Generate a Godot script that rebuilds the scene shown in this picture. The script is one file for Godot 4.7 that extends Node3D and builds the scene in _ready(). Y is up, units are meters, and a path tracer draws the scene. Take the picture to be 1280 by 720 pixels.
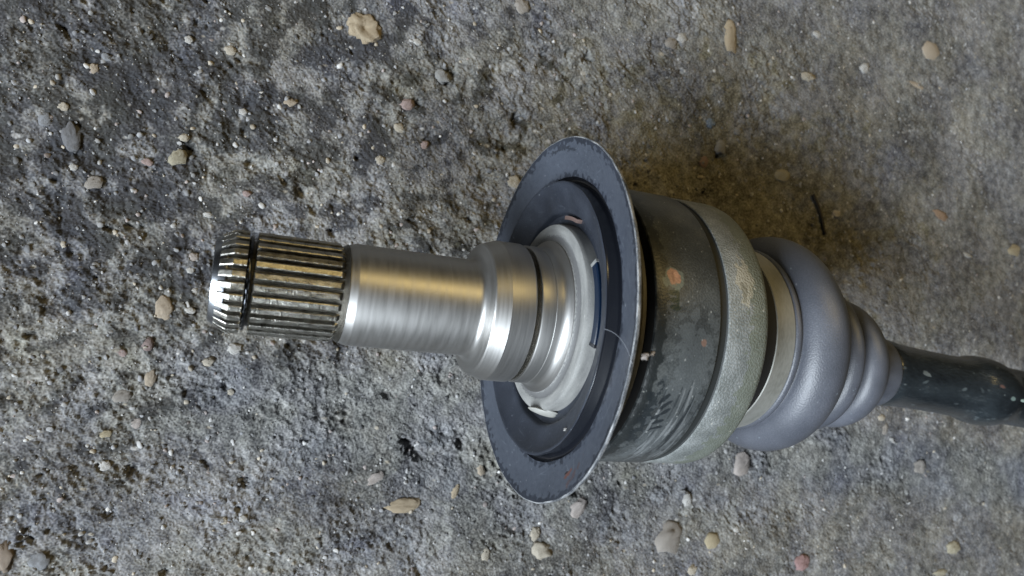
extends Node3D
# A drive shaft lying on a gritty workshop floor, seen close from above its splined end.
# Millimetres in the tables below, metres in the scene. x runs along the stub, y up, z towards the daylight.

const MM := 0.001
const AXIS := 48.0                       # height of the stub axis above the floor
const GX0 := -178.0
const GZ0 := -192.0
const STEP := 0.48
const GW := 1000
const GH := 650
const TAU_ := PI * 2.0

var heights := PackedFloat32Array()
var names := {}
var rng := RandomNumberGenerator.new()
var M := {}

func _ready() -> void:
	# ---------- camera
	var cam := Camera3D.new()
	cam.name = "camera"
	cam.transform = Transform3D(Basis(Vector3(0.923945, 0.365576, -0.112603), Vector3(-0.117546, -0.008787, -0.993029), Vector3(-0.364017, 0.930740, 0.034853)), Vector3(-76.307, 221.232, 0.0) * MM)
	cam.near = 0.01
	cam.far = 50.0
	var lens := CameraAttributesPhysical.new()
	lens.frustum_focal_length = 29.333   # 24 mm high frame: 44.5 degrees
	lens.frustum_focus_distance = 0.186
	lens.exposure_aperture = 22.0
	lens.frustum_near = 0.01
	lens.frustum_far = 50.0
	cam.attributes = lens
	add_child(cam)
	# ---------- air and exposure
	var env := Environment.new()
	env.background_mode = Environment.BG_COLOR
	env.background_color = Color(0.011, 0.0115, 0.012).linear_to_srgb()
	env.tonemap_mode = Environment.TONE_MAPPER_LINEAR
	env.tonemap_exposure = 1.12
	env.sdfgi_enabled = true
	env.ssao_enabled = true
	env.ssil_enabled = true
	var we := WorldEnvironment.new()
	we.name = "world_environment"
	we.environment = env
	add_child(we)
	# ---------- light: a wide daylight opening at the lower left, a warm tube lamp up behind
	var key := area_light("daylight", Vector3(-1.50, 1.12, 1.02), Vector3(0.03, 0.04, 0), Vector2(1.6, 0.85), Color(0.92, 0.962, 1.0), 12.0)
	var warm := area_light("tube_lamp", Vector3(0.25, 1.20, -0.86), Vector3(0.0, 0.04, 0), Vector2(1.2, 0.09), Color(1.0, 0.87, 0.56), 0.60)
	rng.seed = 7
	make_materials()
	make_floor()
	make_drive_shaft()
	make_pebbles()
	make_litter()
	make_fittings(key, warm)

# ------------------------------------------------------------------ helpers

func area_light(called: String, at: Vector3, to: Vector3, size: Vector2, c: Color, e: float) -> AreaLight3D:
	var l := AreaLight3D.new()
	l.name = called
	l.area_size = size
	l.light_color = c
	l.light_energy = e
	l.area_normalize_energy = true
	l.area_range = 12.0
	l.area_attenuation = 2.0
	l.shadow_enabled = true
	add_child(l)
	l.look_at_from_position(at, to, Vector3.UP)
	return l

func lin(r: float, g: float, b: float) -> Color:
	return Color(r, g, b).linear_to_srgb()

func mat(called: String, c: Color, rough: float, metal := 0.0) -> StandardMaterial3D:
	var m := StandardMaterial3D.new()
	m.resource_name = called
	m.albedo_color = c
	m.roughness = rough
	m.metallic = metal
	M[called] = m
	return m

func noise(seed_: int, freq: float, kind := FastNoiseLite.TYPE_SIMPLEX_SMOOTH, oct := 4) -> FastNoiseLite:
	var n := FastNoiseLite.new()
	n.seed = seed_
	n.noise_type = kind
	n.frequency = freq
	n.fractal_type = FastNoiseLite.FRACTAL_FBM if oct > 1 else FastNoiseLite.FRACTAL_NONE
	n.fractal_octaves = oct
	return n

func field(w: int, h: int, n: FastNoiseLite, sx := 1.0) -> PackedByteArray:
	# sx > 1 stretches the pattern along the width
	if sx == 1.0:
		return n.get_image(w, h).get_data()
	var im := n.get_image(int(w / sx), h)
	im.resize(w, h, Image.INTERPOLATE_CUBIC)
	return im.get_data()

func ramp(stops: Array) -> PackedByteArray:
	# 256 sRGB triples from linear colours spread evenly
	var out := PackedByteArray()
	out.resize(768)
	for i in 256:
		var t := i / 255.0 * (stops.size() - 1)
		var k := mini(int(t), stops.size() - 2)
		var a: Color = stops[k]
		var b: Color = stops[k + 1]
		var c := a.lerp(b, t - k).linear_to_srgb()
		out[i * 3] = clampi(int(c.r * 255.0 + 0.5), 0, 255)
		out[i * 3 + 1] = clampi(int(c.g * 255.0 + 0.5), 0, 255)
		out[i * 3 + 2] = clampi(int(c.b * 255.0 + 0.5), 0, 255)
	return out

func mottled(w: int, h: int, a: PackedByteArray, b: PackedByteArray, wa: float, wb: float, mid: float, stops: Array) -> Image:
	var lut := ramp(stops)
	var out := PackedByteArray()
	out.resize(w * h * 3)
	for i in w * h:
		var k := clampi(int(mid * 255.0 + (a[i] - 128) * wa + (b[i] - 128) * wb), 0, 255) * 3
		out[i * 3] = lut[k]
		out[i * 3 + 1] = lut[k + 1]
		out[i * 3 + 2] = lut[k + 2]
	return Image.create_from_data(w, h, false, Image.FORMAT_RGB8, out)

func dab(im: Image, cx: float, cy: float, rx: float, ry: float, c: Color, strength: float, rag := 0.0, turn := 0.0, n: FastNoiseLite = null) -> void:
	# one mark of matter with an edge: c is linear
	var s := c.linear_to_srgb()
	var w := im.get_width()
	var h := im.get_height()
	var reach := maxf(rx, ry) * (1.0 + rag) + 1.0
	var co := cos(turn)
	var si := sin(turn)
	for y in range(maxi(0, int(cy - reach)), mini(h, int(cy + reach) + 1)):
		for x in range(int(cx - reach), int(cx + reach) + 1):
			var dx := x - cx
			var dy := y - cy
			var u := (dx * co + dy * si) / rx
			var v := (-dx * si + dy * co) / ry
			var d := sqrt(u * u + v * v)
			if n:
				d += n.get_noise_2d(x, y) * rag
			var k := clampf((1.0 - d) * minf(rx, ry) * 0.8 + 0.3, 0.0, 1.0) * strength
			if k > 0.0:
				var xx := posmod(x, w)
				im.set_pixel(xx, y, im.get_pixel(xx, y).lerp(s, k))

func film(im: Image, f0: float, f1: float, v0: float, v1: float, c: Color, strength: float, n: FastNoiseLite, amp: float) -> void:
	# matter that covers part of a turned surface, between two angles and two heights, with a ragged border
	var s := c.linear_to_srgb()
	var w := im.get_width()
	var h := im.get_height()
	var xa := (deg_to_rad(f0) / TAU_ + 0.5) * w
	var xb := (deg_to_rad(f1) / TAU_ + 0.5) * w
	for y in range(maxi(0, int(v0 * h - amp)), mini(h, int(v1 * h + amp))):
		for x in range(int(xa - amp * 3.0), int(xb + amp * 3.0)):
			var q := n.get_noise_2d(x, y)
			var d := minf(minf(y - v0 * h, v1 * h - y), minf(x - xa, xb - x) * 0.4) + q * amp
			var k := clampf(d * 0.45, 0.0, 1.0) * strength * clampf(0.94 + q * 0.2, 0.0, 1.0)
			if k > 0.0:
				var xx := posmod(x, w)
				im.set_pixel(xx, y, im.get_pixel(xx, y).lerp(s, k))

func specks(im: Image, count: int, r0: float, r1: float, cols: Array, strength: float, squash := 1.0) -> void:
	for i in count:
		var r := r0 + (r1 - r0) * pow(rng.randf(), 3.0)
		dab(im, rng.randf() * im.get_width(), rng.randf() * im.get_height(), r * rng.randf_range(0.7, 1.6) / squash, r * rng.randf_range(0.6, 1.0), cols[rng.randi() % cols.size()], strength * rng.randf_range(0.4, 1.0), 0.0, 0.0)

func tex(im: Image) -> ImageTexture:
	return ImageTexture.create_from_image(im)

func grey_image(w: int, h: int, data: PackedByteArray) -> ImageTexture:
	return tex(Image.create_from_data(w, h, false, Image.FORMAT_L8, data))

func numbered(called: String) -> String:
	var k: int = names.get(called, -1) + 1
	names[called] = k
	return called if k == 0 else "%s_%03d" % [called, k]

func tag(o: Node, label: String, category: String, group := "", kind := "") -> Node:
	if label: o.set_meta("label", label)
	if category: o.set_meta("category", category)
	if group: o.set_meta("group", group)
	if kind: o.set_meta("kind", kind)
	return o

func put(called: String, mesh: Mesh, m: Material, parent: Node) -> MeshInstance3D:
	var o := MeshInstance3D.new()
	o.name = numbered(called) if parent == self else called
	o.mesh = mesh
	o.material_override = m
	parent.add_child(o, true)
	return o

func mesh_of(v: PackedVector3Array, n: PackedVector3Array, uv: PackedVector2Array, idx: PackedInt32Array) -> ArrayMesh:
	var a := []
	a.resize(Mesh.ARRAY_MAX)
	a[Mesh.ARRAY_VERTEX] = v
	a[Mesh.ARRAY_NORMAL] = n
	if uv.size(): a[Mesh.ARRAY_TEX_UV] = uv
	a[Mesh.ARRAY_INDEX] = idx
	var m := ArrayMesh.new()
	m.add_surface_from_arrays(Mesh.PRIMITIVE_TRIANGLES, a)
	return m

func bend(x: float) -> float:
	# sideways run of the centre line: straight stub, then the axle leaves the joint at 3.3 degrees
	var line := tan(deg_to_rad(3.7)) * (x - 35.0)
	return line * smoothstep(60.0, 104.0, x)

func place(x: float, r: float, phi: float) -> Vector3:
	return Vector3(x, AXIS + r * cos(phi), bend(x) + r * sin(phi)) * MM

func lathe(prof: Array, seg := 168, from := -PI, to := PI, sharp := 32.0, axial := false, wobble := 0.0) -> ArrayMesh:
	# turned body: profile of (x, r) from the splined end on, outside on the left of the way
	var v := PackedVector3Array()
	var nn := PackedVector3Array()
	var uv := PackedVector2Array()
	var idx := PackedInt32Array()
	var cnt := prof.size()
	var dirs := []
	var lens := [0.0]
	for i in cnt - 1:
		var d: Vector2 = prof[i + 1] - prof[i]
		lens.append(lens[i] + d.length())
		dirs.append(Vector2(-d.y, d.x).normalized())
	var whole: float = lens[cnt - 1]
	var x0: float = prof[0].x
	var x1: float = prof[cnt - 1].x
	var wn := noise(31, 0.9, FastNoiseLite.TYPE_SIMPLEX_SMOOTH, 2)
	for i in cnt - 1:
		var n0: Vector2 = dirs[i]
		var n1: Vector2 = dirs[i]
		if i > 0 and rad_to_deg(dirs[i].angle_to(dirs[i - 1])) < sharp and rad_to_deg(dirs[i].angle_to(dirs[i - 1])) > -sharp:
			n0 = (dirs[i] + dirs[i - 1]).normalized()
		if i < cnt - 2 and absf(rad_to_deg(dirs[i].angle_to(dirs[i + 1]))) < sharp:
			n1 = (dirs[i] + dirs[i + 1]).normalized()
		var base := v.size()
		for s in seg + 1:
			var phi := lerpf(from, to, s / float(seg))
			var wob := 0.0
			if wobble > 0.0:
				wob = wobble * wn.get_noise_2d(cos(phi) * 3.0, sin(phi) * 3.0)
			for e in 2:
				var p: Vector2 = prof[i + e]
				var n: Vector2 = n0 if e == 0 else n1
				v.append(place(p.x, p.y + wob, phi))
				nn.append(Vector3(n.x, n.y * cos(phi), n.y * sin(phi)))
				uv.append(Vector2(phi / TAU_ + 0.5, (p.x - x0) / (x1 - x0) if axial else lens[i + e] / whole))
		for s in seg:
			var k := base + s * 2
			idx.append_array([k, k + 1, k + 2, k + 1, k + 3, k + 2])
	# winding: clockwise seen from outside
	var a := v[idx[0]]
	if (v[idx[1]] - a).cross(v[idx[2]] - a).dot(nn[idx[0]]) > 0.0:
		for t in range(0, idx.size(), 3):
			var q := idx[t + 1]
			idx[t + 1] = idx[t + 2]
			idx[t + 2] = q
	return mesh_of(v, nn, uv, idx)

func pts(flat: Array) -> Array:
	var out := []
	for i in range(0, flat.size(), 2):
		out.append(Vector2(flat[i], flat[i + 1]))
	return out

func smooth_prof(p: Array, times := 2) -> Array:
	# corner cutting, ends kept
	for t in times:
		var q := [p[0]]
		for i in p.size() - 1:
			q.append(p[i].lerp(p[i + 1], 0.25))
			q.append(p[i].lerp(p[i + 1], 0.75))
		q.append(p[p.size() - 1])
		p = q
	return p

func solid(quads: Array) -> ArrayMesh:
	# flat faced solid from corner quads / triangles, turned outwards from its middle
	var st := SurfaceTool.new()
	st.begin(Mesh.PRIMITIVE_TRIANGLES)
	var mid := Vector3.ZERO
	var c := 0
	for q in quads:
		for p in q:
			mid += p
			c += 1
	mid /= c
	for q in quads:
		var n: Vector3 = (q[1] - q[0]).cross(q[2] - q[0]).normalized()
		var flip: bool = n.dot(q[0] - mid) < 0.0
		if flip: n = -n
		for k in range(1, q.size() - 1):
			var tri := [q[0], q[k], q[k + 1]]
			if not flip: tri = [q[0], q[k + 1], q[k]]
			for p in tri:
				st.set_normal(n)
				st.set_uv(Vector2(p.x, p.z) * 100.0)
				st.add_vertex(p)
	return st.commit()

func arc_block(x0: float, x1: float, r0: float, r1: float, f0: float, f1: float, seg := 24) -> ArrayMesh:
	# a piece of a ring between two angles (degrees)
	var prof := pts([x1, r0, x0, r0, x0, r1, x1, r1])
	var m := lathe(prof, seg, deg_to_rad(f0), deg_to_rad(f1))
	var arr := m.surface_get_arrays(0)
	var v: PackedVector3Array = arr[Mesh.ARRAY_VERTEX]
	var nn: PackedVector3Array = arr[Mesh.ARRAY_NORMAL]
	var uv: PackedVector2Array = arr[Mesh.ARRAY_TEX_UV]
	var idx: PackedInt32Array = arr[Mesh.ARRAY_INDEX]
	for f in [f0, f1]:
		var p := deg_to_rad(f)
		var q := [place(x0, r0, p), place(x1, r0, p), place(x1, r1, p), place(x0, r1, p)]
		var n: Vector3 = Vector3(0, -sin(p), cos(p)) * (1.0 if f == f1 else -1.0)
		var tri := [0, 1, 2, 0, 2, 3]
		if (q[1] - q[0]).cross(q[2] - q[0]).dot(n) > 0.0: tri = [0, 2, 1, 0, 3, 2]
		for k in tri: idx.append(v.size() + k)
		for k in 4:
			v.append(q[k])
			nn.append(n)
			uv.append(Vector2(0.5, 0.5))
	return mesh_of(v, nn, uv, idx)

func ground_at(x: float, z: float) -> float:
	var i := clampi(int((x - GX0) / STEP), 0, GW - 1)
	var j := clampi(int((z - GZ0) / STEP), 0, GH - 1)
	return heights[j * GW + i]

# ------------------------------------------------------------------ materials

func make_materials() -> void:
	var g4 := [Color(0.5, 0.48, 0.44), Color(0.62, 0.6, 0.56), Color(0.42, 0.42, 0.42), Color(0.36, 0.33, 0.28)]
	# turned steel: fine rings that run round the axis
	var tw := 256
	var th := 1024
	var lines := field(tw, th, noise(3, 0.22, FastNoiseLite.TYPE_VALUE, 3), 32.0)
	var clouds := field(tw, th, noise(5, 0.02), 1.0)
	var steel := mat("turned_steel", Color.WHITE, 1.0, 1.0)
	var im := mottled(tw, th, lines, clouds, 0.04, 0.30, 0.5, [Color(0.30, 0.292, 0.278), Color(0.385, 0.38, 0.37), Color(0.45, 0.445, 0.438)])
	specks(im, 70, 0.6, 1.6, [Color(0.16, 0.14, 0.12), Color(0.7, 0.69, 0.66)], 0.8)
	for k in 16:    # single deeper tool marks and rubbed streaks round the turning
		dab(im, rng.randf() * tw, rng.randf() * th, rng.randf_range(14, 90), rng.randf_range(0.5, 1.1), Color(0.20, 0.19, 0.17) if k % 3 else Color(0.62, 0.61, 0.59), rng.randf_range(0.25, 0.6))
	steel.albedo_texture = tex(im)
	steel.roughness_texture = tex(mottled(tw, th, lines, clouds, 0.02, 0.22, 0.52, [Color(0.02, 0.02, 0.02), Color(0.32, 0.32, 0.32)]))
	steel.roughness_texture_channel = BaseMaterial3D.TEXTURE_CHANNEL_RED
	steel.anisotropy_enabled = true
	steel.anisotropy = -0.2
	steel.heightmap_enabled = true
	steel.heightmap_texture = grey_image(tw, th, lines)
	steel.heightmap_scale = 0.00005
	# splines: oily, worn bright
	var spl := mat("oily_spline_steel", Color.WHITE, 0.26, 1.0)
	spl.uv1_triplanar = true
	spl.uv1_scale = Vector3(60, 160, 160)
	var s1 := field(256, 256, noise(11, 0.02))
	var s2 := field(256, 256, noise(12, 0.12))
	spl.albedo_texture = tex(mottled(256, 256, s1, s2, 0.9, 0.6, 0.5, [Color(0.12, 0.112, 0.09), Color(0.34, 0.33, 0.295), Color(0.66, 0.645, 0.60)]))
	spl.roughness_texture = tex(mottled(256, 256, s2, s1, 0.6, 0.4, 0.45, [Color(0.02, 0.02, 0.02), Color(0.18, 0.18, 0.18)]))
	spl.roughness = 1.0
	var rough_n := Image.create_from_data(256, 256, false, Image.FORMAT_L8, s2)
	rough_n.bump_map_to_normal_map(3.0)
	spl.normal_enabled = true
	spl.normal_texture = tex(rough_n)
	spl.normal_scale = 0.8
	var root := mat("dark_spline_root", lin(0.05, 0.046, 0.037), 0.22, 0.7)
	root.uv1_triplanar = true
	root.uv1_scale = Vector3(160, 300, 300)
	root.normal_enabled = true
	root.normal_texture = spl.normal_texture
	root.normal_scale = 1.8
	mat("snap_ring_steel", lin(0.06, 0.064, 0.072), 0.25, 1.0)
	mat("chamfer_steel", lin(0.36, 0.38, 0.41), 0.26, 1.0)
	# dull cast seat ring, dusty pale grey
	var seat := mat("dusty_seat_ring", Color.WHITE, 0.62, 0.0)
	var a := field(1024, 256, noise(21, 0.012))
	var b := field(1024, 256, noise(22, 0.2, FastNoiseLite.TYPE_SIMPLEX, 3))
	im = mottled(1024, 256, a, b, 0.5, 0.45, 0.55, [Color(0.09, 0.09, 0.09), Color(0.185, 0.185, 0.178), Color(0.29, 0.287, 0.273)])
	specks(im, 300, 0.8, 2.5, [Color(0.2, 0.2, 0.2), Color(0.55, 0.54, 0.5)], 0.7)
	var seat_n := noise(23, 0.12)
	film(im, -180, 180, 0.06, 0.27, Color(0.085, 0.085, 0.086), 0.88, seat_n, 26.0)
	seat.albedo_texture = tex(im)
	mat("smeared_sealant", lin(0.26, 0.257, 0.238), 0.55)
	# black painted shield: dust, wiped edges, fine scratches
	var w := 2048
	var h := 256
	a = field(w, h, noise(41, 0.006))
	b = field(w, h, noise(42, 0.16, FastNoiseLite.TYPE_SIMPLEX, 3))
	var paint := mat("black_shield_paint", Color.WHITE, 0.42, 0.0)
	im = mottled(w, h, a, b, 0.55, 0.35, 0.42, [Color(0.008, 0.010, 0.015), Color(0.019, 0.023, 0.033), Color(0.050, 0.058, 0.075)])
	var rag := noise(43, 0.05)
	# a film of dust lies all round the rim face, wiped away in ragged patches
	film(im, -180, 180, 0.60, 0.93, Color(0.062, 0.071, 0.090), 0.75, noise(48, 0.05), 22.0)
	film(im, -99, -84, 0.865, 0.905, Color(0.016, 0.019, 0.026), 0.9, noise(46, 0.11), 7.0)
	film(im, -86, -79, 0.84, 0.875, Color(0.016, 0.019, 0.026), 0.8, noise(47, 0.11), 6.0)
	for k in 130:   # scratches across the face
		dab(im, rng.randf() * w, h * rng.randf_range(0.05, 0.95), rng.randf_range(4, 34), rng.randf_range(0.5, 0.9), Color(0.17, 0.19, 0.22), rng.randf_range(0.15, 0.6), 0.0, rng.randf_range(-1.6, 1.6))
	# rust bitten spot low on the rim
	var rust := deg_to_rad(58.0)
	dab(im, (rust / TAU_ + 0.5) * w, h * 0.78, 20, 5, Color(0.10, 0.036, 0.026), 0.8, 1.3, 0.5, rag)
	dab(im, (rust / TAU_ + 0.49) * w, h * 0.84, 30, 8, Color(0.06, 0.03, 0.028), 0.5, 1.4, 0.5, rag)
	dab(im, (rust / TAU_ + 0.503) * w, h * 0.755, 8, 2, Color(0.012, 0.008, 0.008), 0.9, 0.8, 0.1, rag)
	specks(im, 1000, 0.6, 2.2, [Color(0.25, 0.27, 0.30), Color(0.40, 0.41, 0.42), Color(0.14, 0.15, 0.17)], 0.7)
	paint.albedo_texture = tex(im)
	paint.roughness_texture = tex(mottled(w / 2, h / 2, field(w / 2, h / 2, noise(44, 0.02)), field(w / 2, h / 2, noise(45, 0.2)), 0.6, 0.4, 0.5, [Color(0.10, 0.10, 0.10), Color(0.42, 0.42, 0.42)]))
	paint.roughness = 1.0
	paint.roughness_texture_channel = BaseMaterial3D.TEXTURE_CHANNEL_RED
	var rim_m: StandardMaterial3D = paint.duplicate()
	rim_m.uv1_scale = Vector3(1, 0.40, 1)
	rim_m.uv1_offset = Vector3(0, 0.58, 0)
	M["rim_face_paint"] = rim_m
	paint.uv1_scale = Vector3(1, 0.52, 1)
	# bare, chipped rim edge
	var edge := mat("chipped_rim_edge", Color.WHITE, 0.5, 0.25)
	im = mottled(1024, 32, field(1024, 32, noise(51, 0.05)), field(1024, 32, noise(52, 0.35)), 1.1, 0.9, 0.5, [Color(0.03, 0.034, 0.042), Color(0.16, 0.168, 0.18), Color(0.42, 0.42, 0.42)])
	edge.albedo_texture = tex(im)
	# brown oily rubber rings behind the shield
	var brown := mat("oily_brown_ring", Color.WHITE, 0.5, 0.0)
	im = mottled(512, 64, field(512, 64, noise(55, 0.02)), field(512, 64, noise(56, 0.2)), 0.7, 0.5, 0.5, [Color(0.014, 0.012, 0.008), Color(0.045, 0.039, 0.026), Color(0.10, 0.09, 0.065)])
	specks(im, 120, 0.5, 1.3, [Color(0.3, 0.29, 0.25)], 0.8)
	brown.albedo_texture = tex(im)
	mat("black_rubber_gap_shade", lin(0.008, 0.0075, 0.007), 0.7)
	# joint housing: dark worn paint with a grey green bloom
	w = 2048
	h = 160
	a = field(w, h, noise(61, 0.008))
	b = field(w, h, noise(62, 0.14, FastNoiseLite.TYPE_SIMPLEX, 3))
	im = mottled(w, h, a, b, 0.62, 0.40, 0.5, [Color(0.016, 0.018, 0.019), Color(0.046, 0.051, 0.053), Color(0.110, 0.119, 0.120)])
	var hx := func(f: float) -> float: return (deg_to_rad(f) / TAU_ + 0.5) * 2048.0
	var hv := func(x: float) -> float: return (x - 12.6) / 17.8 * 160.0
	var edge_n := noise(63, 0.03)
	# unworn black paint left along the front edge
	film(im, -70, 100, 0.0, 0.16, Color(0.015, 0.018, 0.019), 0.85, edge_n, 14.0)
	film(im, 20, 48, 0.12, 0.30, Color(0.016, 0.02, 0.023), 0.8, edge_n, 26.0)
	film(im, -5, 60, 0.34, 0.95, Color(0.105, 0.115, 0.12), 0.5, edge_n, 40.0)  # paler worn patch, with reflected sheen painted into its colour
	for k in 46:    # rub marks that follow the turning direction, lower side
		dab(im, hx.call(rng.randf_range(24, 62)), hv.call(rng.randf_range(17.5, 29.0)), rng.randf_range(16, 60), rng.randf_range(1.5, 4.5), Color(0.022, 0.026, 0.029) if k % 2 == 0 else Color(0.19, 0.20, 0.205), rng.randf_range(0.35, 0.85), 0.5, rng.randf_range(-0.1, 0.05), edge_n)
	for k in 6:     # black scuffs beside them
		dab(im, hx.call(25.0 + k * 2.7), hv.call(19.2 + 0.9 * (k % 3)), 5, 15, Color(0.012, 0.015, 0.018), 0.75, 0.5, 0.9 - 0.1 * k, edge_n)
	# copper paint mark with its worn grey edge, and a dark green stamp below
	dab(im, hx.call(-19.0), hv.call(17.3), 25, 25, Color(0.13, 0.155, 0.135), 0.8, 0.45, 0.0, edge_n)
	dab(im, hx.call(-19.4), hv.call(17.2), 19, 17, Color(0.38, 0.19, 0.125), 0.9, 0.5, 0.0, edge_n)
	dab(im, hx.call(-19.0), hv.call(17.0), 12, 4, Color(0.24, 0.12, 0.08), 0.8, 0.6, 0.0, edge_n)
	dab(im, hx.call(-20.5), hv.call(18.0), 6, 6, Color(0.56, 0.30, 0.20), 0.6, 0.6, 0.0, edge_n)
	for k in 3:
		dab(im, hx.call(-13.6 + k * 2.6), hv.call(16.8 + 0.3 * k), 6, 13, Color(0.012, 0.022, 0.018), 0.85, 0.4, 0.0, edge_n)
	dab(im, hx.call(-11.2), hv.call(18.1), 20, 4, Color(0.012, 0.022, 0.018), 0.8, 0.4, 0.0, edge_n)
	dab(im, hx.call(3.0), hv.call(26.0), 9, 7, Color(0.20, 0.115, 0.085), 0.75, 0.7, 0.0, edge_n)
	specks(im, 900, 0.6, 2.4, [Color(0.34, 0.35, 0.34), Color(0.22, 0.23, 0.22), Color(0.5, 0.5, 0.48)], 0.75)
	specks(im, 500, 0.6, 2.0, [Color(0.012, 0.013, 0.013)], 0.7)
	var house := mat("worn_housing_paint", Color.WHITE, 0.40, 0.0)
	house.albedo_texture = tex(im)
	house.heightmap_enabled = true
	house.heightmap_texture = grey_image(w, h, b)
	house.heightmap_scale = 0.004
	mat("dark_groove", lin(0.014, 0.016, 0.016), 0.6)
	# pale patinated band
	var band := mat("patinated_band", Color.WHITE, 0.55, 0.25)
	a = field(2048, 220, noise(71, 0.012))
	b = field(2048, 220, noise(72, 0.13, FastNoiseLite.TYPE_SIMPLEX, 3))
	im = mottled(2048, 220, a, b, 0.50, 0.45, 0.54, [Color(0.055, 0.06, 0.056), Color(0.155, 0.165, 0.16), Color(0.29, 0.30, 0.30)])
	# greenish bloom along the far edge
	film(im, -180, 180, 0.30, 0.60, Color(0.115, 0.128, 0.092), 0.55, edge_n, 30.0)
	dab(im, (deg_to_rad(-22.0) / TAU_ + 0.5) * 2048, 56, 50, 26, Color(0.34, 0.31, 0.24), 0.6, 0.8, 0.0, edge_n)
	dab(im, (deg_to_rad(-18.0) / TAU_ + 0.5) * 2048, 50, 18, 10, Color(0.12, 0.115, 0.09), 0.6, 0.8, 0.0, edge_n)
	specks(im, 1300, 0.6, 2.8, [Color(0.42, 0.42, 0.38), Color(0.07, 0.075, 0.065), Color(0.5, 0.47, 0.42)], 0.7)
	band.albedo_texture = tex(im)
	band.heightmap_enabled = true
	band.heightmap_texture = grey_image(2048, 220, b)
	band.heightmap_scale = 0.012
	# clamp band, boot, axle
	var clamp_m := mat("olive_clamp_band", Color.WHITE, 0.5, 0.35)
	im = mottled(512, 64, field(512, 64, noise(75, 0.015)), field(512, 64, noise(76, 0.15)), 0.5, 0.3, 0.55, [Color(0.12, 0.118, 0.10), Color(0.235, 0.234, 0.212), Color(0.31, 0.307, 0.285)])
	specks(im, 90, 0.5, 1.4, [Color(0.42, 0.40, 0.36), Color(0.08, 0.075, 0.06)], 0.7)
	clamp_m.albedo_texture = tex(im)
	var boot := mat("blue_grey_boot_plastic", Color.WHITE, 0.44, 0.0)
	a = field(1024, 512, noise(81, 0.01))
	b = field(1024, 512, noise(82, 0.3, FastNoiseLite.TYPE_SIMPLEX, 3))
	im = mottled(1024, 512, a, b, 0.40, 0.42, 0.5, [Color(0.034, 0.037, 0.045), Color(0.064, 0.069, 0.084), Color(0.112, 0.118, 0.138)])
	specks(im, 900, 0.6, 1.8, [Color(0.30, 0.37, 0.40), Color(0.28, 0.29, 0.31), Color(0.09, 0.09, 0.10)], 0.6)
	boot.albedo_texture = tex(im)
	boot.heightmap_enabled = true
	boot.heightmap_texture = grey_image(1024, 512, b)
	boot.heightmap_scale = 0.006
	var axle := mat("black_axle_paint", Color.WHITE, 0.27, 0.0)
	a = field(512, 512, noise(91, 0.012))
	b = field(512, 512, noise(92, 0.12))
	im = mottled(512, 512, a, b, 0.7, 0.3, 0.36, [Color(0.008, 0.010, 0.012), Color(0.020, 0.025, 0.029), Color(0.070, 0.080, 0.085)])
	var an := noise(93, 0.08)
	for k in 26:    # grey chips and scuffs in the paint
		dab(im, rng.randf_range(170, 350), rng.randf_range(4, 190), rng.randf_range(2, 7), rng.randf_range(1, 3), Color(0.10, 0.12, 0.125), rng.randf_range(0.3, 0.7), 0.5, rng.randf_range(-0.6, 0.6), an)
	dab(im, 238, 117, 5, 3, Color(0.17, 0.085, 0.07), 0.7, 0.5, 0.0, an)
	dab(im, 262, 130, 5, 3, Color(0.20, 0.27, 0.255), 0.8, 0.4, 0.0, an)
	dab(im, 240, 31, 8, 4, Color(0.16, 0.18, 0.18), 0.8, 0.5, 0.4, an)
	dab(im, 262, 149, 4, 9, Color(0.50, 0.66, 0.62), 0.9, 0.3, 0.0, an)  # pale glint painted into the colour
	specks(im, 260, 0.6, 2.0, [Color(0.26, 0.29, 0.29), Color(0.4, 0.4, 0.38)], 0.7)
	axle.albedo_texture = tex(im)
	axle.heightmap_enabled = true
	axle.heightmap_texture = grey_image(512, 512, b)
	axle.heightmap_scale = 0.010
	axle.clearcoat_enabled = true
	axle.clearcoat = 0.3
	axle.clearcoat_roughness = 0.15
	mat("blue_slot_reflection", lin(0.003, 0.010, 0.026), 0.12)  # dark blue stands for what the recess reflects
	mat("copper_tab", lin(0.19, 0.13, 0.115), 0.45, 0.4)
	mat("clean_black_paint", lin(0.007, 0.008, 0.011), 0.2)
	mat("black_notch", lin(0.008, 0.009, 0.012), 0.5)
	# stones
	var grain := tex(mottled(128, 128, field(128, 128, noise(101, 0.05)), field(128, 128, noise(102, 0.25)), 0.55, 0.5, 0.6, [Color(0.45, 0.44, 0.42), Color(0.85, 0.84, 0.82), Color(1, 1, 1)]))
	var bumps := grey_image(128, 128, field(128, 128, noise(103, 0.09)))
	var stone_tones := {
		"white": Color(0.56, 0.55, 0.53), "cream": Color(0.50, 0.44, 0.34), "tan": Color(0.43, 0.34, 0.235), "ochre": Color(0.43, 0.325, 0.185), "khaki": Color(0.38, 0.34, 0.22),
		"yellow": Color(0.44, 0.36, 0.20), "beige": Color(0.30, 0.265, 0.23), "pink": Color(0.34, 0.225, 0.205), "pinkwhite": Color(0.42, 0.36, 0.33), "red": Color(0.30, 0.135, 0.135),
		"redbrown": Color(0.22, 0.13, 0.12), "rust": Color(0.22, 0.10, 0.05), "orange": Color(0.34, 0.19, 0.085), "brown": Color(0.30, 0.22, 0.15), "grey": Color(0.25, 0.25, 0.245),
		"bluegrey": Color(0.19, 0.205, 0.235), "darkblue": Color(0.085, 0.09, 0.11), "blue": Color(0.09, 0.15, 0.23)}
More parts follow.
